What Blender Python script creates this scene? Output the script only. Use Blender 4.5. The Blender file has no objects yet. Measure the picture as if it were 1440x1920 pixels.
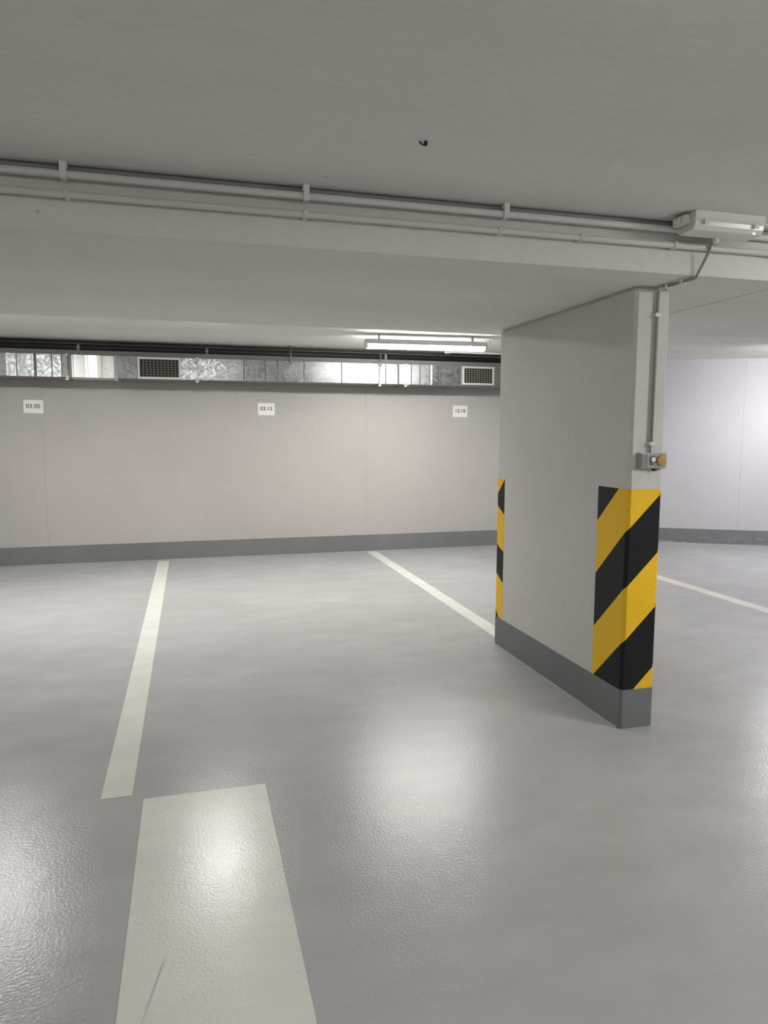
import bpy, bmesh, math, random
from mathutils import Matrix, Vector
random.seed(7)
PI = math.pi
SC = bpy.context.scene
COL = SC.collection

# ------------------------------------------------------------------ camera
CAM_H = 1.5
YAW, PITCH, ROLL = math.radians(15.303), math.radians(-6.328), math.radians(0.13)
cam_data = bpy.data.cameras.new('camera')
cam_data.sensor_fit = 'VERTICAL'
cam_data.sensor_height = 36.0
cam_data.lens = 1327.05 / 1920 * 36.0
cam_data.clip_start = 0.05
cam = bpy.data.objects.new('camera', cam_data)
COL.objects.link(cam)
cam.matrix_world = (Matrix.Translation((0, 0, CAM_H)) @ Matrix.Rotation(-YAW, 4, 'Z')
                    @ Matrix.Rotation(PI / 2 + PITCH, 4, 'X') @ Matrix.Rotation(ROLL, 4, 'Z'))
SC.camera = cam

# ------------------------------------------------------------------ world, exposure
world = bpy.data.worlds.new('world')
SC.world = world
world.use_nodes = True
world.node_tree.nodes['Background'].inputs[0].default_value = (0.5, 0.52, 0.55, 1)
world.node_tree.nodes['Background'].inputs[1].default_value = 0.02
SC.view_settings.view_transform = 'Standard'
SC.view_settings.look = 'None'
SC.view_settings.gamma = 1.0
SC.view_settings.use_curve_mapping = False
SC.view_settings.exposure = 0.0

# lamp brightness of the tube fixtures (built further down, each in make_tube_lamp)
NEUTRAL = (1.0, 0.98, 0.945)
COOL = (0.955, 0.945, 1.0)
LAMP_BACK, LAMP_LEFT, LAMP_SHORT, LAMP_RIGHT, LAMP_FRONT, LAMP_FRONT_R = 114.0, 95.0, 112.0, 136.0, 31.0, 150.0

# ------------------------------------------------------------------ mesh helpers
class MB:
    def __init__(self): self.bm = bmesh.new()
    def box(self, a, b, bevel=0.0, seg=1, mat=None):
        bm = bmesh.new()
        bmesh.ops.create_cube(bm, size=1.0)
        c = [(a[i] + b[i]) / 2 for i in range(3)]; s = [abs(b[i] - a[i]) for i in range(3)]
        for v in bm.verts: v.co = Vector((c[0] + v.co.x * s[0], c[1] + v.co.y * s[1], c[2] + v.co.z * s[2]))
        if bevel > 0:
            bmesh.ops.bevel(bm, geom=bm.edges[:], offset=bevel, segments=seg, profile=0.6, affect='EDGES')
        if mat is not None: bmesh.ops.transform(bm, matrix=mat, verts=bm.verts[:])
        self._join(bm); return self
    def _join(self, bm):
        me = bpy.data.meshes.new('tmp'); bm.to_mesh(me); bm.free()
        self.bm.from_mesh(me); bpy.data.meshes.remove(me)
    def prism(self, pts, axis, lo, hi, bevel=0.0):
        """extrude the 2-D outline pts along an axis: x -> (y,z), y -> (x,z), z -> (x,y)"""
        def P(p, t):
            return {'x': (t, p[0], p[1]), 'y': (p[0], t, p[1]), 'z': (p[0], p[1], t)}[axis]
        bm = bmesh.new()
        A = [bm.verts.new(P(p, lo)) for p in pts]; B = [bm.verts.new(P(p, hi)) for p in pts]
        n = len(pts)
        bm.faces.new(A); bm.faces.new(B[::-1])
        for i in range(n): bm.faces.new((A[i], B[i], B[(i + 1) % n], A[(i + 1) % n]))
        bmesh.ops.recalc_face_normals(bm, faces=bm.faces[:])
        if bevel > 0: bmesh.ops.bevel(bm, geom=bm.edges[:], offset=bevel, segments=1, affect='EDGES')
        self._join(bm); return self
    def tube(self, path, r, n=12, bend=0.0, caps=True):
        pts = [Vector(p) for p in path]
        if bend > 0 and len(pts) > 2:
            out = [pts[0]]
            for i in range(1, len(pts) - 1):
                d0 = (pts[i - 1] - pts[i]); d1 = (pts[i + 1] - pts[i])
                k = min(bend, d0.length * .45, d1.length * .45)
                p0 = pts[i] + d0.normalized() * k; p1 = pts[i] + d1.normalized() * k
                for j in range(6):
                    t = j / 5
                    out.append(p0 * (1 - t) ** 2 + pts[i] * 2 * t * (1 - t) + p1 * t ** 2)
            out.append(pts[-1]); pts = out
        bm = bmesh.new(); rings = []
        up = None
        for i, p in enumerate(pts):
            t = (pts[min(i + 1, len(pts) - 1)] - pts[max(i - 1, 0)]).normalized()
            if up is None:
                up = Vector((0, 0, 1)) if abs(t.z) < .9 else Vector((1, 0, 0))
            s = t.cross(up).normalized(); up = s.cross(t).normalized()
            rings.append([bm.verts.new(p + (s * math.cos(2 * PI * k / n) + up * math.sin(2 * PI * k / n)) * r) for k in range(n)])
        for a, b in zip(rings, rings[1:]):
            for k in range(n): f = bm.faces.new((a[k], a[(k + 1) % n], b[(k + 1) % n], b[k])); f.smooth = True
        if caps: bm.faces.new(rings[0][::-1]); bm.faces.new(rings[-1])
        bmesh.ops.recalc_face_normals(bm, faces=bm.faces[:])
        self._join(bm); return self
    def lathe(self, prof, centre, axis, n=20):
        """prof: (radius, offset along axis)"""
        ax = Vector(axis).normalized(); u = ax.orthogonal().normalized(); w = ax.cross(u); c = Vector(centre)
        bm = bmesh.new(); rings = []
        for r, h in prof:
            rings.append([bm.verts.new(c + ax * h + (u * math.cos(2 * PI * k / n) + w * math.sin(2 * PI * k / n)) * max(r, 1e-5)) for k in range(n)])
        for a, b in zip(rings, rings[1:]):
            for k in range(n): f = bm.faces.new((a[k], a[(k + 1) % n], b[(k + 1) % n], b[k]))
        bm.faces.new(rings[0][::-1]); bm.faces.new(rings[-1])
        bmesh.ops.recalc_face_normals(bm, faces=bm.faces[:])
        self._join(bm); return self
    def build(self, name, mat, parent=None, rot=None):
        me = bpy.data.meshes.new(name)
        if parent is not None:
            o0 = Vector(parent.get('_org', (0, 0, 0)))
            bmesh.ops.translate(self.bm, vec=-o0, verts=self.bm.verts[:])
        self.bm.to_mesh(me); self.bm.free()
        me.materials.append(mat)
        return link(name, me, parent)

def link(name, me, parent=None):
    o = bpy.data.objects.new(name, me); COL.objects.link(o)
    if parent is not None: o.parent = parent
    return o
ORG = []
def thing(name, label, cat, org, group=None, rotz=0.0):
    o = bpy.data.objects.new(name, None); COL.objects.link(o)
    o.empty_display_size = 0.1
    o.location = org; o.rotation_euler = (0, 0, rotz)
    o['label'] = label; o['category'] = cat; o['_org'] = tuple(org); ORG.append(o)
    if group: o['group'] = group
    return o
def sub(part, thing_root):
    part['_org'] = tuple(thing_root['_org']); ORG.append(part); return part
def structure(o, label=None, cat=None):
    o['kind'] = 'structure'
    if label: o['label'] = label
    if cat: o['category'] = cat
    return o

# ------------------------------------------------------------------ materials
def newmat(name):
    m = bpy.data.materials.new(name); m.use_nodes = True
    nt = m.node_tree
    return m, nt, nt.nodes['Principled BSDF']
def N(nt, kind, **kw):
    n = nt.nodes.new(kind)
    for k, v in kw.items():
        if k in n.inputs: n.inputs[k].default_value = v
        else: setattr(n, k, v)
    return n
def ramp(nt, src, p0, p1, c0, c1):
    r = nt.nodes.new('ShaderNodeValToRGB')
    r.color_ramp.elements[0].position = p0; r.color_ramp.elements[1].position = p1
    r.color_ramp.elements[0].color = (*c0, 1); r.color_ramp.elements[1].color = (*c1, 1)
    nt.links.new(src, r.inputs[0]); return r
def coords(nt, scale=(1, 1, 1)):
    g = nt.nodes.new('ShaderNodeNewGeometry'); mp = nt.nodes.new('ShaderNodeMapping')
    mp.inputs['Scale'].default_value = scale
    nt.links.new(g.outputs['Position'], mp.inputs['Vector']); return mp.outputs[0]
def mixc(nt, fac, a, b, mode='MIX'):
    m = nt.nodes.new('ShaderNodeMix'); m.data_type = 'RGBA'; m.blend_type = mode
    if isinstance(fac, (int, float)): m.inputs[0].default_value = fac
    else: nt.links.new(fac, m.inputs[0])
    for i, s in ((6, a), (7, b)):
        if isinstance(s, tuple): m.inputs[i].default_value = (*s, 1)
        else: nt.links.new(s, m.inputs[i])
    return m.outputs[2]
def plain(name, col, rough=0.5, metal=0.0, spec=0.5):
    m, nt, b = newmat(name)
    b.inputs['Base Color'].default_value = (*col, 1); b.inputs['Roughness'].default_value = rough
    b.inputs['Metallic'].default_value = metal; b.inputs['Specular IOR Level'].default_value = spec
    return m

def concrete(name, col, var=0.06, speck=0.5, rough=0.75, grain=(1, 1, 1), bump=0.12):
    m, nt, b = newmat(name); L = nt.links
    co = coords(nt); cg = coords(nt, grain)
    n1 = N(nt, 'ShaderNodeTexNoise', Scale=1.1, Detail=5.0, Roughness=0.6); L.new(cg, n1.inputs['Vector'])
    lo = tuple(c * (1 - var) for c in col); hi = tuple(min(1, c * (1 + var)) for c in col)
    base = ramp(nt, n1.outputs['Fac'], 0.3, 0.7, lo, hi).outputs[0]
    n2 = N(nt, 'ShaderNodeTexNoise', Scale=38.0, Detail=3.0); L.new(cg, n2.inputs['Vector'])
    fine = ramp(nt, n2.outputs['Fac'], 0.3, 0.7, (0.94,) * 3, (1.0,) * 3).outputs[0]
    base = mixc(nt, 1.0, base, fine, 'MULTIPLY')
    v = N(nt, 'ShaderNodeTexVoronoi', Scale=5.5); L.new(co, v.inputs['Vector'])       # pin holes and specks
    sp = ramp(nt, v.outputs['Distance'], 0.02, 0.05, (1, 1, 1), (0, 0, 0))
    wn = N(nt, 'ShaderNodeTexNoise', Scale=2.3, Detail=1.0); L.new(co, wn.inputs['Vector'])
    gate = ramp(nt, wn.outputs['Fac'], 0.52, 0.6, (0, 0, 0), (speck,) * 3)
    k = mixc(nt, 1.0, sp.outputs[0], gate.outputs[0], 'MULTIPLY')
    base = mixc(nt, k, base, (0.12, 0.11, 0.10))
    L.new(base, b.inputs['Base Color']); b.inputs['Roughness'].default_value = rough
    b.inputs['Specular IOR Level'].default_value = 0.25
    n3 = N(nt, 'ShaderNodeTexNoise', Scale=55.0, Detail=4.0); L.new(cg, n3.inputs['Vector'])
    bp = N(nt, 'ShaderNodeBump', Strength=bump, Distance=0.004); L.new(n3.outputs['Fac'], bp.inputs['Height'])
    L.new(bp.outputs[0], b.inputs['Normal'])
    return m

def epoxy(name, col, var, rough, stains=True, scuff=(0.2, 0.19, 0.18), bump=0.5, streak=None, chips=False, dots=(6.0, 0.53)):
    m, nt, b = newmat(name); L = nt.links
    co = coords(nt)
    n1 = N(nt, 'ShaderNodeTexNoise', Scale=0.9, Detail=6.0, Roughness=0.62); L.new(co, n1.inputs['Vector'])
    lo = tuple(c * (1 - var) for c in col); hi = tuple(c * (1 + var) for c in col)
    base = ramp(nt, n1.outputs['Fac'], 0.3, 0.7, lo, hi).outputs[0]
    cs = coords(nt, (1.2, 2.6, 1.0))                                       # squeegee and tyre streaks
    n2 = N(nt, 'ShaderNodeTexNoise', Scale=2.2, Detail=5.0); L.new(cs, n2.inputs['Vector'])
    st = ramp(nt, n2.outputs['Fac'], 0.35, 0.65, (0.93,) * 3, (1.0,) * 3).outputs[0]
    base = mixc(nt, 1.0, base, st, 'MULTIPLY')
    if stains:
        v = N(nt, 'ShaderNodeTexVoronoi', Scale=dots[0]); L.new(co, v.inputs['Vector'])
        sp = ramp(nt, v.outputs['Distance'], 0.015, 0.055, (1, 1, 1), (0, 0, 0))
        wn = N(nt, 'ShaderNodeTexNoise', Scale=3.1, Detail=1.0); L.new(co, wn.inputs['Vector'])
        gate = ramp(nt, wn.outputs['Fac'], dots[1], dots[1] + 0.09, (0, 0, 0), (0.6,) * 3)
        k = mixc(nt, 1.0, sp.outputs[0], gate.outputs[0], 'MULTIPLY')
        base = mixc(nt, k, base, scuff)
    if streak:                              # one rubbed black heel mark, from point a to point b
        (ax, ay), (bx, by) = streak
        ln_ = math.hypot(bx - ax, by - ay); ux, uy = (bx - ax) / ln_, (by - ay) / ln_
        sep = nt.nodes.new('ShaderNodeSeparateXYZ'); L.new(co, sep.inputs[0])
        def lin(cx, cy, c0):
            m1 = N(nt, 'ShaderNodeMath', operation='MULTIPLY'); L.new(sep.outputs[0], m1.inputs[0]); m1.inputs[1].default_value = cx
            m2 = N(nt, 'ShaderNodeMath', operation='MULTIPLY_ADD'); L.new(sep.outputs[1], m2.inputs[0]); m2.inputs[1].default_value = cy; L.new(m1.outputs[0], m2.inputs[2])
            m3 = N(nt, 'ShaderNodeMath', operation='ADD'); L.new(m2.outputs[0], m3.inputs[0]); m3.inputs[1].default_value = c0
            return m3.outputs[0]
        along_ = lin(ux / ln_, uy / ln_, -(ax * ux + ay * uy) / ln_); across = lin(-uy, ux, ax * uy - ay * ux)
        ab = N(nt, 'ShaderNodeMath', operation='ABSOLUTE'); L.new(across, ab.inputs[0])
        w1 = ramp(nt, ab.outputs[0], 0.001, 0.0045, (1, 1, 1), (0, 0, 0)).outputs[0]
        w2 = ramp(nt, along_, 0.0, 0.12, (0, 0, 0), (1, 1, 1)).outputs[0]
        w3 = ramp(nt, along_, 0.4, 1.0, (1, 1, 1), (0, 0, 0)).outputs[0]
        k = mixc(nt, 1.0, mixc(nt, 1.0, w1, w2, 'MULTIPLY'), w3, 'MULTIPLY')
        k = mixc(nt, 1.0, k, (0.55, 0.55, 0.55), 'MULTIPLY')
        base = mixc(nt, k, base, (0.16, 0.15, 0.15))
    if chips:                               # scraped pale patches low on the base strip
        cw = coords(nt, (4.0, 4.0, 26.0))
        n5 = N(nt, 'ShaderNodeTexNoise', Scale=1.6, Detail=5.0, Roughness=0.7); L.new(cw, n5.inputs['Vector'])
        w1 = ramp(nt, n5.outputs['Fac'], 0.55, 0.63, (0, 0, 0), (0.8,) * 3).outputs[0]
        sep = nt.nodes.new('ShaderNodeSeparateXYZ'); L.new(co, sep.inputs[0])
        w2 = ramp(nt, sep.outputs[2], 0.07, 0.11, (1, 1, 1), (0, 0, 0)).outputs[0]
        base = mixc(nt, mixc(nt, 1.0, w1, w2, 'MULTIPLY'), base, (0.50, 0.47, 0.43))
    L.new(base, b.inputs['Base Color'])
    rr = ramp(nt, n1.outputs['Fac'], 0.3, 0.7, (rough * 0.85,) * 3, (rough * 1.15,) * 3)
    L.new(rr.outputs[0], b.inputs['Roughness'])
    b.inputs['Specular IOR Level'].default_value = 0.30
    n3 = N(nt, 'ShaderNodeTexNoise', Scale=95.0, Detail=3.0, Roughness=0.5); L.new(co, n3.inputs['Vector'])   # orange peel
    bp = N(nt, 'ShaderNodeBump', Strength=bump, Distance=0.0022); L.new(n3.outputs['Fac'], bp.inputs['Height'])
    L.new(bp.outputs[0], b.inputs['Normal'])
    return m

def galvanised(name, col, rough=0.3, spangle=1.0):
    m, nt, b = newmat(name); L = nt.links
    co = coords(nt)
    v = N(nt, 'ShaderNodeTexVoronoi', Scale=45.0); L.new(co, v.inputs['Vector'])
    bw = nt.nodes.new('ShaderNodeRGBToBW'); L.new(v.outputs['Color'], bw.inputs[0])
    lo = tuple(c * (1 - 0.2 * spangle) for c in col)
    L.new(ramp(nt, bw.outputs[0], 0.2, 0.8, lo, col).outputs[0], b.inputs['Base Color'])
    L.new(ramp(nt, bw.outputs[0], 0.2, 0.8, (rough * 0.8,) * 3, (rough * 1.35,) * 3).outputs[0], b.inputs['Roughness'])
    b.inputs['Metallic'].default_value = 1.0
    n = N(nt, 'ShaderNodeTexNoise', Scale=5.0, Detail=2.0); L.new(co, n.inputs['Vector'])
    bp = N(nt, 'ShaderNodeBump', Strength=0.25, Distance=0.01); L.new(n.outputs['Fac'], bp.inputs['Height'])
    L.new(bp.outputs[0], b.inputs['Normal'])
    return m
def emitter(name, col, strength):
    m, nt, b = newmat(name)
    b.inputs['Base Color'].default_value = (0.9, 0.9, 0.9, 1)
    b.inputs['Emission Color'].default_value = (*col, 1); b.inputs['Emission Strength'].default_value = strength
    return m

M = {}
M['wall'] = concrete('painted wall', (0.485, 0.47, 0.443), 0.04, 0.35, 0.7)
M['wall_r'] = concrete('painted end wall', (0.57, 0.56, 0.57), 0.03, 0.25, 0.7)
M['ceil'] = concrete('painted ceiling concrete', (0.77, 0.76, 0.725), 0.05, 0.5, 0.8, grain=(0.5, 1.6, 1))
M['pillar'] = concrete('painted pillar concrete', (0.66, 0.65, 0.62), 0.04, 0.7, 0.7)
M['floor'] = epoxy('grey floor coating', (0.455, 0.455, 0.457), 0.08, 0.22)
M['skirt'] = epoxy('dark grey base paint', (0.20, 0.205, 0.21), 0.06, 0.45, scuff=(0.5, 0.48, 0.45), bump=0.1)
M['line'] = epoxy('white line paint', (0.78, 0.77, 0.72), 0.03, 0.22, scuff=(0.35, 0.33, 0.29), bump=0.3)
M['wide'] = epoxy('worn white strip paint', (0.78, 0.77, 0.72), 0.05, 0.235, scuff=(0.33, 0.31, 0.28), bump=0.3,
                  streak=((-0.107, 1.985), (-0.17, 1.70)), dots=(13.0, 0.36))
M['skirt_w'] = epoxy('scraped dark grey base paint', (0.20, 0.205, 0.21), 0.06, 0.45, scuff=(0.5, 0.48, 0.45), bump=0.1, chips=True)
M['seal'] = plain('pale sealant', (0.55, 0.54, 0.51), 0.5)
M['yellow'] = concrete('yellow hazard paint', (0.98, 0.59, 0.026), 0.04, 0.2, 0.5, bump=0.05)
M['black'] = concrete('black hazard paint', (0.014, 0.014, 0.016), 0.1, 0.0, 0.5, bump=0.05)
M['pipe'] = plain('pale grey plastic conduit', (0.66, 0.66, 0.63), 0.4)
M['clip'] = plain('white plastic clip', (0.72, 0.72, 0.69), 0.4)
M['conduit'] = plain('mid grey conduit', (0.30, 0.30, 0.29), 0.45)
M['galv'] = galvanised('galvanised sheet', (0.36, 0.375, 0.375), 0.40, 1.4)
M['galv_b'] = galvanised('bright sheet', (0.92, 0.92, 0.90), 0.36, 0.3)
M['rail'] = galvanised('dull steel rail', (0.36, 0.37, 0.37), 0.5, 0.5)
M['toprail'] = plain('dull painted rail', (0.16, 0.16, 0.155), 0.6)
M['steel'] = plain('zinc steel', (0.33, 0.33, 0.32), 0.45, 1.0)
M['dark'] = plain('dark void', (0.02, 0.018, 0.015), 0.8)
M['grille'] = plain('grille paint', (0.62, 0.61, 0.58), 0.5)
M['slat'] = plain('grille slat', (0.16, 0.15, 0.13), 0.5)
M['white'] = plain('white plastic', (0.72, 0.72, 0.69), 0.4)
M['sign'] = plain('white sign plate', (0.86, 0.85, 0.82), 0.4)
M['ink'] = plain('black ink', (0.02, 0.02, 0.02), 0.5)
M['greybox'] = plain('grey enclosure plastic', (0.36, 0.37, 0.37), 0.4)
M['amber'] = plain('amber plastic', (0.50, 0.29, 0.06), 0.4)
M['rubber'] = plain('black rubber', (0.015, 0.015, 0.015), 0.6)
M['diffuser_off'] = plain('unlit frosted cover', (0.70, 0.71, 0.69), 0.25)

# ------------------------------------------------------------------ key sizes (metres)
Z_BEAM, Z_FRONT, Z_BACK = 2.205, 2.42, 2.50
Y_B0, Y_B1 = 2.78, 4.785                 # wide beam, near and far edge
Y_W = 8.76                               # back wall
XL, XR, YF = -9.0, 11.0, -7.5
CORNER = (5.64, Y_W); RDIR = Vector((1.192, -0.648)).normalized()
RW_END = (CORNER[0] + RDIR.x * 5.6, CORNER[1] + RDIR.y * 5.6)

# ------------------------------------------------------------------ the setting
floor = structure(MB().box((XL - .2, YF - .2, -0.2), (XR + .2, Y_W + .2, 0)).build('floor', M['floor']),
                  'glossy grey coated garage floor', 'floor')
floor['_org'] = (0, 0, 0); ORG.append(floor)
def line(x0, x1, y0, y1, label):
    o = MB().box((x0, y0, 0.0), (x1, y1, 0.0016)).build('bay_line', M['line'], floor); o['label'] = label
line(-0.393, -0.270, 2.972, 8.615, 'long narrow white bay line left of the pillar')
line(2.148, 2.270, 2.972 + 1.65, 8.655, 'narrow white bay line running up behind the pillar')
line(4.665, 4.800, 2.972, 8.5, 'narrow white bay line right of the pillar')
o = MB().box((-0.222, -2.6, 0.0), (0.274, 2.93, 0.0016)).build('wide_line', M['wide'], floor)
o['label'] = 'half metre wide white painted strip in the driving lane'

wall_back = structure(MB().box((XL, Y_W + .006, 0), (CORNER[0] + .1, Y_W + .25, Z_BACK)).build('wall_back', M['wall']),
                      'off white painted back wall under the steel duct', 'wall')
wall_back['_org'] = (0, 0, 0); ORG.append(wall_back)
xs = [XL, -5.2, -3.3, -1.592, 0.09, 2.156, 4.1, CORNER[0]]
for a, b in zip(xs, xs[1:]):
    MB().box((a + .0008, Y_W, 0.0), (b - .0008, Y_W + .006, Z_BACK)).build('wall_panel', M['wall'], wall_back)

def along(x, off=0.0):                     # point on the oblique end wall, x metres from the corner, off into the room
    n = Vector((-RDIR.y, RDIR.x)) * -1
    return CORNER[0] + RDIR.x * x + n.x * off, CORNER[1] + RDIR.y * x + n.y * off
def oblique(x0, x1, o0, o1): return [along(x0, o0), along(x1, o0), along(x1, o1), along(x0, o1)]
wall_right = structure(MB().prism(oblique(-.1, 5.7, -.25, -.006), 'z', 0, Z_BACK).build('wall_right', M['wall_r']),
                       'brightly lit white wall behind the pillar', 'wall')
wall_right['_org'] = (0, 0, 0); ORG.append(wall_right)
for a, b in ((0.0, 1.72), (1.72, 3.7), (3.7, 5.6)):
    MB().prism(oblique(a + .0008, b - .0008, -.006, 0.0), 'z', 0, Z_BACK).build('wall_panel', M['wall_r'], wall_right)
bb = structure(MB().box((XL, Y_W - .008, 0), (CORNER[0], Y_W, 0.205), 0.002).build('baseboard_back', M['skirt']),
               'dark grey painted base strip along the back wall', 'baseboard')
br = structure(MB().prism(oblique(0.0, 5.6, 0.0, .008), 'z', 0, 0.205).build('baseboard_right', M['skirt_w']),
               'scuffed dark grey base strip on the bright wall', 'baseboard')
MB().prism(oblique(0.0, 5.6, .008, .018), 'z', 0, 0.006).build('sealant_bead', M['seal'], br)
# the rest of the hall, outside the picture
structure(MB().box((RW_END[0], RW_END[1] - 0.1, 0), (XR + .2, RW_END[1] + .1, Z_BACK)).build('wall_end', M['wall_r']), 'white end wall past the bright wall', 'wall')
structure(MB().box((XR, YF, 0), (XR + .2, RW_END[1] - .1, Z_BACK)).build('wall_east', M['wall']), 'white wall on the far right of the hall', 'wall')
structure(MB().box((XL - .2, YF, 0), (XL, Y_W + .2, Z_BACK)).build('wall_left', M['wall']), 'white wall at the left end of the hall', 'wall')
structure(MB().box((XL - .2, YF - .2, 0), (XR + .2, YF, Z_BACK)).build('wall_front', M['wall']), 'white wall behind the driving lane', 'wall')

structure(MB().box((XL - .2, YF - .2, Z_FRONT), (XR + .2, Y_B0 + .05, Z_FRONT + .25)).build('ceiling_front', M['ceil']),
          'grey painted concrete ceiling over the driving lane', 'ceiling')
structure(MB().box((XL - .2, Y_B1 - .6, Z_BACK), (XR + .2, Y_W + .2, Z_BACK + .2)).build('ceiling_back', M['ceil']),
          'pale concrete ceiling over the parking bays', 'ceiling')
bt = Z_FRONT + .2
JX = 2.745
beam = structure(MB().prism([(XL - .2, Y_B0), (JX, Y_B0), (JX, 4.66), (2.25, Y_B1), (XL - .2, Y_B1)], 'z', Z_BEAM, bt).build('ceiling_beam', M['ceil']),
                 'wide flat concrete beam resting on the pillar', 'beam')
structure(MB().prism([(JX, Y_B0), (XR + .2, Y_B0), (XR + .2, 4.25), (4.1, 4.34), (3.3, 4.51), (JX, 4.66)], 'z', Z_BEAM - .003, bt).build('ceiling_beam', M['ceil']),
          'continuation of the concrete beam right of the pillar, past a joint', 'beam')

# ------------------------------------------------------------------ pillar
PX0, PX1, PY0, PY1, CH = 2.080, 2.272, 3.035, 4.58, 0.014
pil = thing('pillar', 'slim pale concrete pillar with yellow and black hazard stripes', 'pillar', (2.176, 3.8, 0))
def ring(off=0.0, ch=CH):
    a, b, c, d = PX0 - off, PX1 + off, PY0 - off, PY1 + off
    return [(a, c + ch), (a + ch, c), (b - ch, c), (b, c + ch), (b, d - ch), (b - ch, d), (a + ch, d), (a, d - ch)]
MB().prism(ring(), 'z', 0.0, Z_BEAM - .016).prism(ring(-.008), 'z', Z_BEAM - .016, Z_BEAM).build('shaft', M['pillar'], pil)
MB().prism(ring(0.003), 'z', 0.0, 0.205).build('base_band', M['skirt'], pil)['label'] = 'dark grey painted foot of the pillar'

MB().prism([(PX0 - .003, PY0 + .02), (PX0 - .003, PY1), (PX0 - .008, PY1), (PX0 - .008, PY0 + .02)], 'z', 0.0, 0.004).build('sealant_bead', M['seal'], pil)
def clip_poly(poly, f):                    # keep f >= 0
    out = []
    for i in range(len(poly)):
        p, q = poly[i], poly[(i + 1) % len(poly)]; a, b = f(p), f(q)
        if a >= 0: out.append(p)
        if (a >= 0) != (b >= 0):
            t = a / (a - b); out.append((p[0] + (q[0] - p[0]) * t, p[1] + (q[1] - p[1]) * t))
    return out
def wrap_mesh(path, cuts, lo, hi, off=0.0012):
    """path: list of (s, (x,y), outward normal) stations of the surface; cuts: half planes in (s, z)"""
    bm = bmesh.new()
    for (s0, p0, n), (s1, p1, _n) in zip(path, path[1:]):
        poly = [(s0, lo), (s1, lo), (s1, hi), (s0, hi)]
        for f in cuts:
            poly = clip_poly(poly, f)
            if len(poly) < 3: break
        if len(poly) < 3: continue
        def P(q, o):
            t = (q[0] - s0) / (s1 - s0)
            return (p0[0] + (p1[0] - p0[0]) * t + n[0] * o, p0[1] + (p1[1] - p0[1]) * t + n[1] * o, q[1])
        A = [bm.verts.new(P(q, off)) for q in poly]; B = [bm.verts.new(P(q, 0.0)) for q in poly]
        bm.faces.new(A); k = len(A)
        for i in range(k): bm.faces.new((A[i], B[i], B[(i + 1) % k], A[(i + 1) % k]))
    bmesh.ops.remove_doubles(bm, verts=bm.verts[:], dist=1e-5)
    bmesh.ops.recalc_face_normals(bm, faces=bm.faces[:])
    return bm
def stations(pts):
    out = []; s = 0.0
    for i, p in enumerate(pts):
        if i: s += math.hypot(p[0] - pts[i - 1][0], p[1] - pts[i - 1][1])
        q, r = (pts[i], pts[i + 1]) if i < len(pts) - 1 else (pts[i - 1], pts[i])
        d = Vector((r[0] - q[0], r[1] - q[1])).normalized()
        out.append([s, p, d])
    return out
def stripe(name, mat, path, cuts, lo, hi, parent=pil):
    mb = MB(); mb.bm = wrap_mesh(path, cuts, lo, hi)
    if len(mb.bm.faces): mb.build(name, M[mat], parent)
Z0, Z1 = 0.205, 1.228
R8 = ring()
pts = [(PX0, 3.302), R8[0], R8[1], R8[2], R8[3], (PX1, 3.302)]
near = [(s, p, (d.y, -d.x)) for s, p, d in stations(pts)]
cs = [1.043, 0.762, 0.470, 0.192, -0.125, -0.42, -0.71]      # z = c + s, 45 degree stripe edges
edges = [9.0] + cs + [-9.0]
for i in range(len(edges) - 1):
    up, dn = edges[i], edges[i + 1]
    stripe('black_stripe' if i % 2 == 0 else 'yellow_stripe', 'black' if i % 2 == 0 else 'yellow', near,
           [lambda q, u=up: u + q[0] - q[1], lambda q, d=dn: q[1] - d - q[0]], Z0, Z1)
# far edge: the strip seen on the side face, carried on round the rear corner
pts = [(PX1, 4.46), R8[4], R8[5], R8[6], R8[7], (PX0, 4.46)]
far = [(s, p, (d.y, -d.x)) for s, p, d in stations(pts)]
sN = far[-1][0]; sC = far[-2][0]; dS = sN - sC
def ln(za, zb):                            # edge through (sC, za) and (sN, zb), level beyond the corner
    return lambda s: za + (zb - za) * (s - sC) / dS if s > sC else za - (sC - s) * 0.4
bands = [(ln(1.085, 1.19), ln(1.0, 0.945)), (ln(0.727, 0.685), ln(0.522, 0.463)), (ln(0.262, 0.14), ln(-1, -1))]
prev = ln(9, 9)
for t, b in bands:
    stripe('yellow_stripe', 'yellow', far, [lambda q, f=prev: f(q[0]) - q[1], lambda q, f=t: q[1] - f(q[0])], Z0, 1.19)
    stripe('black_stripe', 'black', far, [lambda q, f=t: f(q[0]) - q[1], lambda q, f=b: q[1] - f(q[0])], Z0, 1.19)
    prev = b

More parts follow.
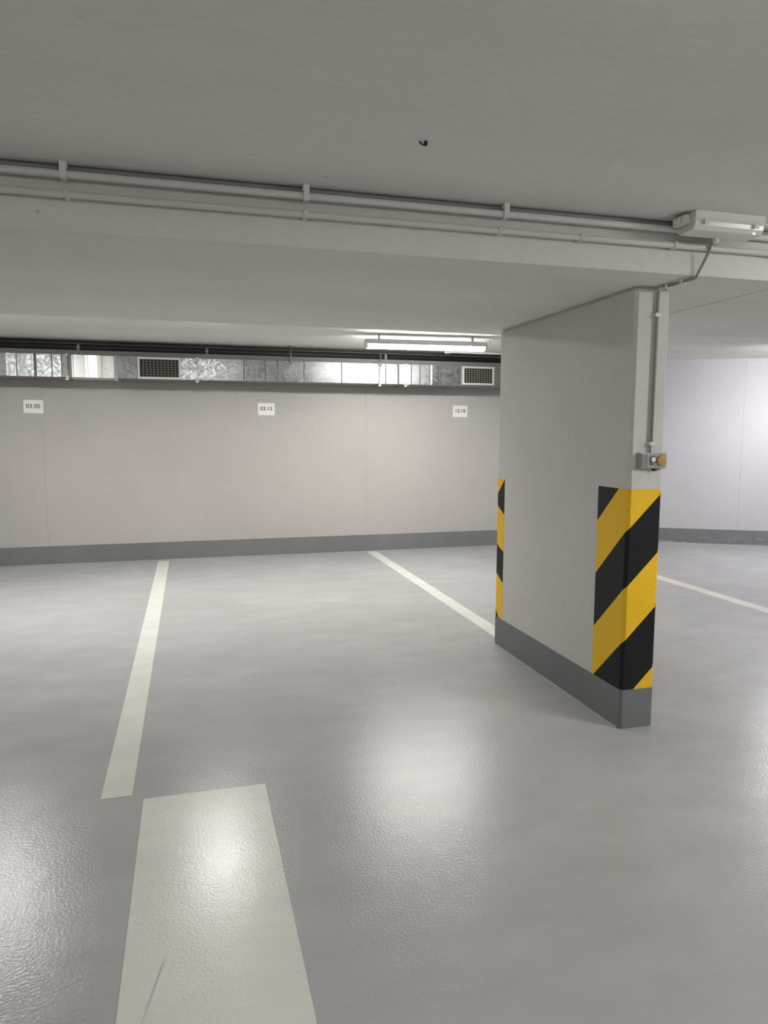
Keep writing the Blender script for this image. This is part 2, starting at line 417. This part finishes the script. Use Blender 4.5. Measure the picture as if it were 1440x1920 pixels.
# ------------------------------------------------------------------ tube lamps
def make_tube_lamp(cx, cy, rotz, length, label, colour, strength, zceil, drop=0.055, flat=1.0, wide=1.0):
    t = thing('tube_lamp', label, 'lamp', (cx, cy, zceil - drop - 0.09 * flat), rotz=rotz)
    t.scale = (1, wide, flat)                         # shallow ceiling-mounted version of the fixture
    t['_org'] = (0, 0, 0); h = length / 2
    top = drop + 0.09
    em = emitter('lit diffuser', colour, strength)
    body = [(-.059, .046), (-.059, .040), (.059, .040), (.059, .046), (.040, .058), (.038, .09), (-.038, .09), (-.040, .058)]
    MB().prism(body, 'x', -h, h).build('lamp_body', M['white'], t)
    prof = [(-.052, .040), (-.054, .022), (-.044, .007), (-.022, 0), (.022, 0), (.044, .007), (.054, .022), (.052, .040)]
    MB().prism(prof, 'x', -h + .018, h - .018).build('diffuser', em, t)
    for s in (-1, 1):
        cap = [(p[0] * 1.03, p[1]) for p in prof] + [(.04, .088), (-.04, .088)]
        MB().prism(cap, 'x', s * (h - .018), s * (h + .004)).build('end_cap', M['white'], t)
        MB().box((s * (h - .14) - .05, -.022, .09), (s * (h - .14) + .05, .022, .093)).box(
            (s * (h - .14) - .008, -.012, .09), (s * (h - .14) + .008, .012, top)).build('hanger', M['white'], t)
    MB().tube([(h, 0, .06), (h + .03, 0, .06)], .011).build('cable_gland', M['clip'], t)
    return t
make_tube_lamp(2.37, 7.03, math.radians(-4.0), 1.27, 'lit white tube lamp hanging in front of the steel duct', NEUTRAL, LAMP_BACK, Z_BACK)
make_tube_lamp(-1.75, 6.36, 0, 0.92, 'flat lit tube lamp hidden behind the beam, over the left bay', NEUTRAL, LAMP_LEFT, Z_BACK, 0.0, 0.5, 2.0)
make_tube_lamp(0.19, 6.34, 0, 0.40, 'short flat lit lamp hidden behind the beam, over the middle bay', NEUTRAL, LAMP_SHORT, Z_BACK, 0.0, 0.5, 2.6)
make_tube_lamp(7.1, 6.45, 0, 1.27, 'lit cool white tube lamp in front of the bright wall', COOL, LAMP_RIGHT, Z_BACK)
for x, y, w in ((-2.4, 0.1, 'near the left end'), (1.0, 0.1, 'in the middle'), (4.1, 1.0, 'beside the pillar'),
                (-2.4, -4.0, 'left and further back'), (1.0, -4.0, 'in the middle and further back'), (4.4, -4.0, 'right and further back')):
    make_tube_lamp(x, y, 0, 1.27, 'lit tube lamp over the driving lane, ' + w, NEUTRAL, LAMP_FRONT_R if w == 'beside the pillar' else LAMP_FRONT, Z_FRONT, drop=0.03)

# conduit that feeds the hanging lamp
cd = thing('lamp_conduit', 'pale conduit on the ceiling beside the hanging tube lamp', 'conduit', (3.4, 8.2, 2.488)); cd['_org'] = (0, 0, 0)
cd.location = (0, 0, 0)
MB().tube([(3.03, 8.19, 2.480), (5.2, 8.19, 2.480)], .013).build('pipe', M['pipe'], cd)
MB().lathe([(.019, -.035), (.019, .03)], (3.03, 8.19, 2.479), (1, 0, 0), 12).build('end_fitting', M['white'], cd)
MB().tube([(3.02, 8.19, 2.480), (3.06, 7.6, 2.488), (3.06, 6.99, 2.47), (3.055, 6.985, 2.43)], .004, 8, .05).build('cable', M['white'], cd)
for x in (3.5, 4.3): MB().box((x - .009, 8.172, 2.468), (x + .009, 8.208, 2.4995), .002).build('pipe_clip', M['clip'], cd)

# ------------------------------------------------------------------ steel air duct
DY0, DY1, DZ0, DZ1 = 8.30, 8.71, 2.092, 2.328
duct = thing('ventilation_duct', 'galvanised steel air duct with two grilles along the back wall', 'air duct', (0, 8.5, DZ0))
def duct_section(x0, x1, mat='galv', beads=(), yaw=0.0, pitch=0.0, proud=0.0, bulge=0.0, facet=1.0):
    """hollow-looking box: front sheet divided by raised folds and slightly bent like real sheet metal"""
    mb = MB()
    mb.box((x0, DY0 + .03, DZ0), (x1, DY1, DZ1 + .048))
    xs = sorted(set([x0, x1] + [v for b in beads for v in (b - .006, b, b + .006)] + [x0 + (x1 - x0) * k / 8 for k in range(9)]))
    nz = 5; bm = bmesh.new(); g = []
    for x in xs:
        col = []
        for k in range(nz):
            w = k / (nz - 1); z = DZ0 + (DZ1 - DZ0) * w
            y = DY0 - proud + (x - (x0 + x1) / 2) * yaw + (w - .5) * pitch
            u = (x - x0) / (x1 - x0)
            y -= bulge * math.sin(PI * u) * math.sin(PI * w)
            if any(abs(x - b) < 1e-6 for b in beads): y -= .007
            nb = sum(1 for b in beads if b < x - 1e-6)              # each panel between folds leans its own way
            if beads and not any(abs(x - b) < .007 for b in beads):
                y += facet * (1 if nb % 2 else -1) * (u - .5) * .02
            col.append(bm.verts.new((x, y, z)))
        g.append(col)
    for a, b in zip(g, g[1:]):
        for k in range(nz - 1): bm.faces.new((a[k], b[k], b[k + 1], a[k + 1]))
    back = [[bm.verts.new((x, DY0 + .035, z)) for z in (DZ0, DZ1)] for x in (x0, x1)]
    bot = [c[0] for c in g]; topv = [c[-1] for c in g]
    bm.faces.new(bot[::-1] + [back[0][0], back[1][0]]); bm.faces.new(topv + [back[1][1], back[0][1]])
    bm.faces.new([v for v in g[0]] + [back[0][1], back[0][0]]); bm.faces.new([v for v in g[-1]][::-1] + [back[1][0], back[1][1]])
    bmesh.ops.recalc_face_normals(bm, faces=bm.faces[:])
    mb._join(bm)
    return mb.build('duct_section', M[mat], duct)
duct_section(-6.2, -3.6); duct_section(-3.59, -1.24, beads=(-2.1, -1.92, -1.726, -1.557, -1.386, -1.29), yaw=-.012)
duct_section(-1.228, -0.765, 'galv_b', beads=(-1.19, -1.032, -0.898), proud=.012, facet=2.5)
duct_section(-0.724, 0.10, yaw=.02); duct_section(0.112, 2.21, beads=(0.62, 0.86, 1.0, 1.304, 1.75), bulge=.004)
duct_section(2.222, 2.51, beads=(2.29, 2.45)); duct_section(2.57, 5.0, beads=(2.61, 2.72, 2.85, 3.0))
MB().box((-6.2, DY0 + .012, DZ1), (5.0, DY0 + .04, DZ1 + .052)).build('top_rail', M['toprail'], duct)['label'] = 'dull steel rail along the top of the duct'
bp_ = thing('gap_dark_tube', 'black tube added on top of the steel duct to darken the gap under the ceiling', 'pipe', (0, 8.43, DZ1 + .0925))  # added black tube, makes the gap between duct and ceiling read dark
MB().tube([(-6.2, 8.43, DZ1 + .0925), (5.0, 8.43, DZ1 + .0925)], .0395, 18).build('dark_tube', M['rubber'], bp_)
for x in (-3.4, -1.15, 0.2, 2.3): MB().tube([(x, 8.43, DZ1 + .0925), (x + .03, 8.43, DZ1 + .0925)], .041, 18).build('strap', M['conduit'], bp_)
for x in (-3.595, -1.238, -0.745, 0.106, 2.216, 2.54):
    w = .02 if x == -0.745 else (.03 if x == 2.54 else .007)
    fl = MB().box((x - w, DY0 - .010, DZ0 - .012), (x + w, DY1 + .01, DZ1 + .012), .002).build('flange', M['rail' if x < 0 else 'galv'], duct)
    sub(fl, duct)
    for z in (DZ0 + .004, DZ1 - .004):
        MB().box((x - .017, DY0 - .022, z - .014), (x + .017, DY0 - .010, z + .014), .003).build('corner_bolt', M['steel'], fl)
    MB().box((x - .022, DY0 - .012, DZ0 - .03), (x + .012, DY0 + .07, DZ0 - .012)).build('clamp', M['steel'], fl)
for x in (-1.9, 1.15, 2.22):
    MB().tube([(x, DY0 - .022, Z_BACK), (x, DY0 - .022, DZ1 - .04)], .006, 8).box((x - .02, DY0 - .03, Z_BACK - .006), (x + .02, DY0 + .03, Z_BACK)).box(
        (x - .012, DY0 - .016, DZ1 - .05), (x + .012, DY0, DZ1 + .01)).build('hanger_rod', M['steel'], duct)
def grille(x0, x1, z0, z1):
    g = MB().box((x0, DY0 - .016, z0), (x1, DY0 - .008, z1)).build('vent_grille', M['dark'], duct); sub(g, duct)
    g['label'] = 'dark slatted air grille with a pale frame'
    w = .022; f = MB()
    for a, b in (((x0 - w, z0 - w), (x1 + w, z0)), ((x0 - w, z1), (x1 + w, z1 + w)), ((x0 - w, z0), (x0, z1)), ((x1, z0), (x1 + w, z1))):
        f.box((a[0], DY0 - .034, a[1]), (b[0], DY0 + .02, b[1]), .002)
    f.build('grille_frame', M['grille'], g)
    n = 11
    for k in range(1, n):
        x = x0 + (x1 - x0) * k / n
        MB().box((x - .0035, DY0 - .030, z0), (x + .0035, DY0 - .018, z1)).build('slat', M['slat'], g)
    for k in range(1, 7):
        z = z0 + (z1 - z0) * k / 7
        MB().box((x0, DY0 - .022, z - .0025), (x1, DY0 - .016, z + .0025)).build('slat', M['slat'], g)
grille(-0.503, -0.095, 2.112, 2.302); grille(3.285, 3.66, 2.122, 2.302)

# ------------------------------------------------------------------ bay number signs
def number_sign(x, text, label, tilt=0.0):
    t = thing('number_sign', label, 'sign', (x, Y_W - .004, 1.79), group='bay number plates on the back wall')
    t.rotation_euler = (0, tilt, 0); t['_org'] = (0, 0, 0)
    MB().box((-.102, -.003, -.074), (.102, .004, .074), .002).build('plate', M['sign'], t)
    cu = bpy.data.curves.new('digits', 'FONT'); cu.body = text; cu.size = .062; cu.align_x = 'CENTER'; cu.align_y = 'CENTER'
    cu.extrude = .0006; cu.offset = .0009; cu.space_character = 1.08
    tmp = bpy.data.objects.new('tmp', cu); COL.objects.link(tmp)
    bpy.context.view_layer.update()
    me = bpy.data.meshes.new_from_object(tmp.evaluated_get(bpy.context.evaluated_depsgraph_get()))
    bpy.data.objects.remove(tmp)
    me.transform(Matrix.Rotation(PI / 2, 4, 'X')); me.transform(Matrix.Translation((0, -.0037, .004)))
    me.materials.clear(); me.materials.append(M['ink'])
    link('digits', me, t)
number_sign(-1.677, '03.05', 'white bay number plate reading 03.05 below the bright duct section', 0.02)
number_sign(0.909, '03.15', 'white bay number plate reading 03.15 on the back wall', 0.0)
number_sign(3.425, '12.10', 'white bay number plate reading 12.10 below the duct grille beside the pillar', 0.0)

# ------------------------------------------------------------------ conduits on the beam
up = thing('conduit', 'upper pale conduit hung on clips below the ceiling', 'conduit', (0, 2.75, 2.38)); 
MB().tube([(-6, 2.742, 2.382), (8, 2.742, 2.382)], .0135, 14).build('pipe', M['pipe'], up)
for x in (-3.0, -1.22, -0.392, 0.444, 1.255, 2.9, 3.7):
    MB().box((x - .011, 2.722, 2.369), (x + .011, 2.728, Z_FRONT - .0005)).box((x - .011, 2.728, 2.364), (x + .011, 2.76, 2.369)).box(
        (x - .013, 2.728, 2.398), (x + .013, 2.752, Z_FRONT - .0005), .002).build('pipe_clip', M['clip'], up)
lo = thing('conduit', 'lower pale conduit fixed flat on the beam face', 'conduit', (0, 2.76, 2.32))
MB().tube([(-6, 2.749, 2.318), (8, 2.749, 2.318)], .0125, 14).build('pipe', M['pipe'], lo)
for x in (-1.22, -0.386, 0.443, 1.238, 1.608, 2.063, 2.6, 3.2):
    MB().box((x - .009, 2.733, 2.303), (x + .009, 2.78, 2.333), .003).build('pipe_clip', M['pipe'], lo)
    
th = thing('conduit', 'thin conduit tucked into the corner of ceiling and beam', 'conduit', (0, 2.77, 2.41))
MB().tube([(-6, 2.768, 2.408), (8, 2.768, 2.408)], .0105, 10).build('pipe', M['conduit'], th)

# ------------------------------------------------------------------ emergency light under the ceiling
em = thing('emergency_light', 'unlit white emergency light box on the ceiling above the pillar', 'lamp', (2.2, 2.64, 2.42))
EX0, EX1, EY0, EY1 = 2.035, 2.385, 2.585, 2.705
MB().box((EX0, EY0, 2.388), (EX1, EY1, Z_FRONT), .003, 2).build('housing', M['white'], em)
MB().box((EX0 - .006, EY0 - .007, 2.380), (EX1 + .006, EY1 + .006, 2.3885), .003).build('rim', M['clip'], em)
dp = [(EY0 + .003, 2.381), (EY0 + .006, 2.362), (EY0 + .018, 2.345), (EY1 - .02, 2.341), (EY1 - .008, 2.352), (EY1 - .002, 2.381)]
MB().prism(dp, 'x', EX0 + .004, EX1 - .004).build('cover', M['diffuser_off'], em)
MB().box((EX0 - .030, EY0 + .03, 2.372), (EX0, EY1 - .01, 2.408), .006, 2).box((EX0 - .042, EY0 + .05, 2.378), (EX0 - .03, EY1 - .03, 2.402), .004).build('end_block', M['clip'], em)
for x in (EX0 + .05, EX1 - .05): MB().box((x - .012, EY0 - .009, 2.364), (x + .012, EY0 - .004, 2.386), .002).build('latch', M['white'], em)
MB().lathe([(.004, 0), (.003, .003)], (EX1 - .045, EY0 + .012, 2.3475), (0, -.3, -1), 12).build('charge_light', emitter('charge light', (0.9, 1.0, 0.55), 3.0), em)
MB().lathe([(.014, 0), (.014, -.012), (.009, -.02)], (2.222, EY1 - .02, 2.342), (0, 0, 1), 14).build('cable_gland', M['white'], em)

# ------------------------------------------------------------------ drop conduit and sensor box on the pillar
dc = thing('drop_conduit', 'thin grey conduit running from the emergency light down the pillar', 'conduit', (2.2, 2.9, 2.2))
MB().tube([(2.222, 2.688, 2.335), (2.236, 2.728, 2.332), (2.228, 2.730, 2.30), (2.207, 2.760, 2.225), (2.193, 2.768, 2.19)], .0058, 10, .02).build('cable', M['conduit'], dc)
MB().tube([(2.193, 2.768, 2.192), (2.192, 2.80, 2.192), (2.190, 3.02, 2.192), (2.190, 3.022, 2.14), (2.186, 3.022, 1.45)], .0075, 12, .022).build('pipe', M['conduit'], dc)
MB().tube([(2.186, 3.024, 1.455), (2.182, 3.024, 1.40)], .0055, 10).build('cable_end', M['conduit'], dc)
for y in (2.85, 2.955): MB().box((2.178, y - .008, 2.182), (2.204, y + .008, Z_BEAM), .002).build('pipe_clip', M['clip'], dc)
MB().lathe([(.0105, -.02), (.0105, .02)], (2.190, 2.995, 2.192), (0, 1, 0), 12).build('coupling', M['pipe'], dc)
for z in (2.07, 1.453): MB().box((2.172, 3.010, z - .009), (2.204, PY0, z + .009), .002).build('pipe_clip', M['clip'], dc)

sb = thing('sensor_box', 'small grey box with an amber round cap on the pillar above the stripes', 'box', (2.192, PY0, 1.37))
MB().box((2.116, 3.005, 1.332), (2.268, PY0, 1.410), .004, 2).build('housing', M['greybox'], sb)
MB().box((2.120, 3.000, 1.337), (2.168, 3.007, 1.405), .003).build('lid', M['greybox'], sb)
for x in (2.130, 2.141, 2.152): MB().box((x - .0025, 2.998, 1.343), (x + .0025, 3.002, 1.399)).build('rib', M['conduit'], sb)
MB().lathe([(.023, 0), (.023, .007), (.018, .009), (.017, .004), (.004, .003)], (2.186, 3.006, 1.373), (0, -1, 0), 20).build('ring', M['slat'], sb)
MB().lathe([(.012, 0), (.012, .007), (.008, .009)], (2.186, 3.003, 1.376), (0, -1, 0), 16).build('button', M['sign'], sb)
MB().box((2.190, 2.999, 1.352), (2.206, 3.006, 1.360), .002).build('name_strip', M['sign'], sb)
am = MB().lathe([(.026, 0), (.026, .008), (.022, .013), (.009, .014)], (2.232, 3.006, 1.371), (0, -1, 0), 22).build('cap', M['amber'], sb); am['label'] = 'amber round cap'
for x in (2.126, 2.258):
    for z in (1.338, 1.402): MB().lathe([(.004, 0), (.004, .004)], (x, 3.006, z), (0, -1, 0), 8).build('screw', M['clip'], sb)
MB().lathe([(.012, 0), (.012, -.008), (.007, -.014)], (2.206, 3.018, 1.333), (0, 0, 1), 14).build('plug', M['rubber'], sb)

# ------------------------------------------------------------------ small left-over on the ceiling
an = thing('ceiling_anchor', 'tiny dark anchor stub in the ceiling over the driving lane', 'anchor', (0.745, 2.236, Z_FRONT))
MB().lathe([(.006, 0), (.006, -.012), (.003, -.014)], (0.747, 2.24, Z_FRONT), (0, 0, 1), 10).build('plug', M['rubber'], an)
MB().tube([(0.747, 2.24, Z_FRONT - .010), (0.735, 2.238, Z_FRONT - .012), (0.724, 2.232, Z_FRONT - .006)], .0028, 8).build('wire_end', M['rubber'], an)

for o in ORG:
    if '_org' in o: del o['_org']
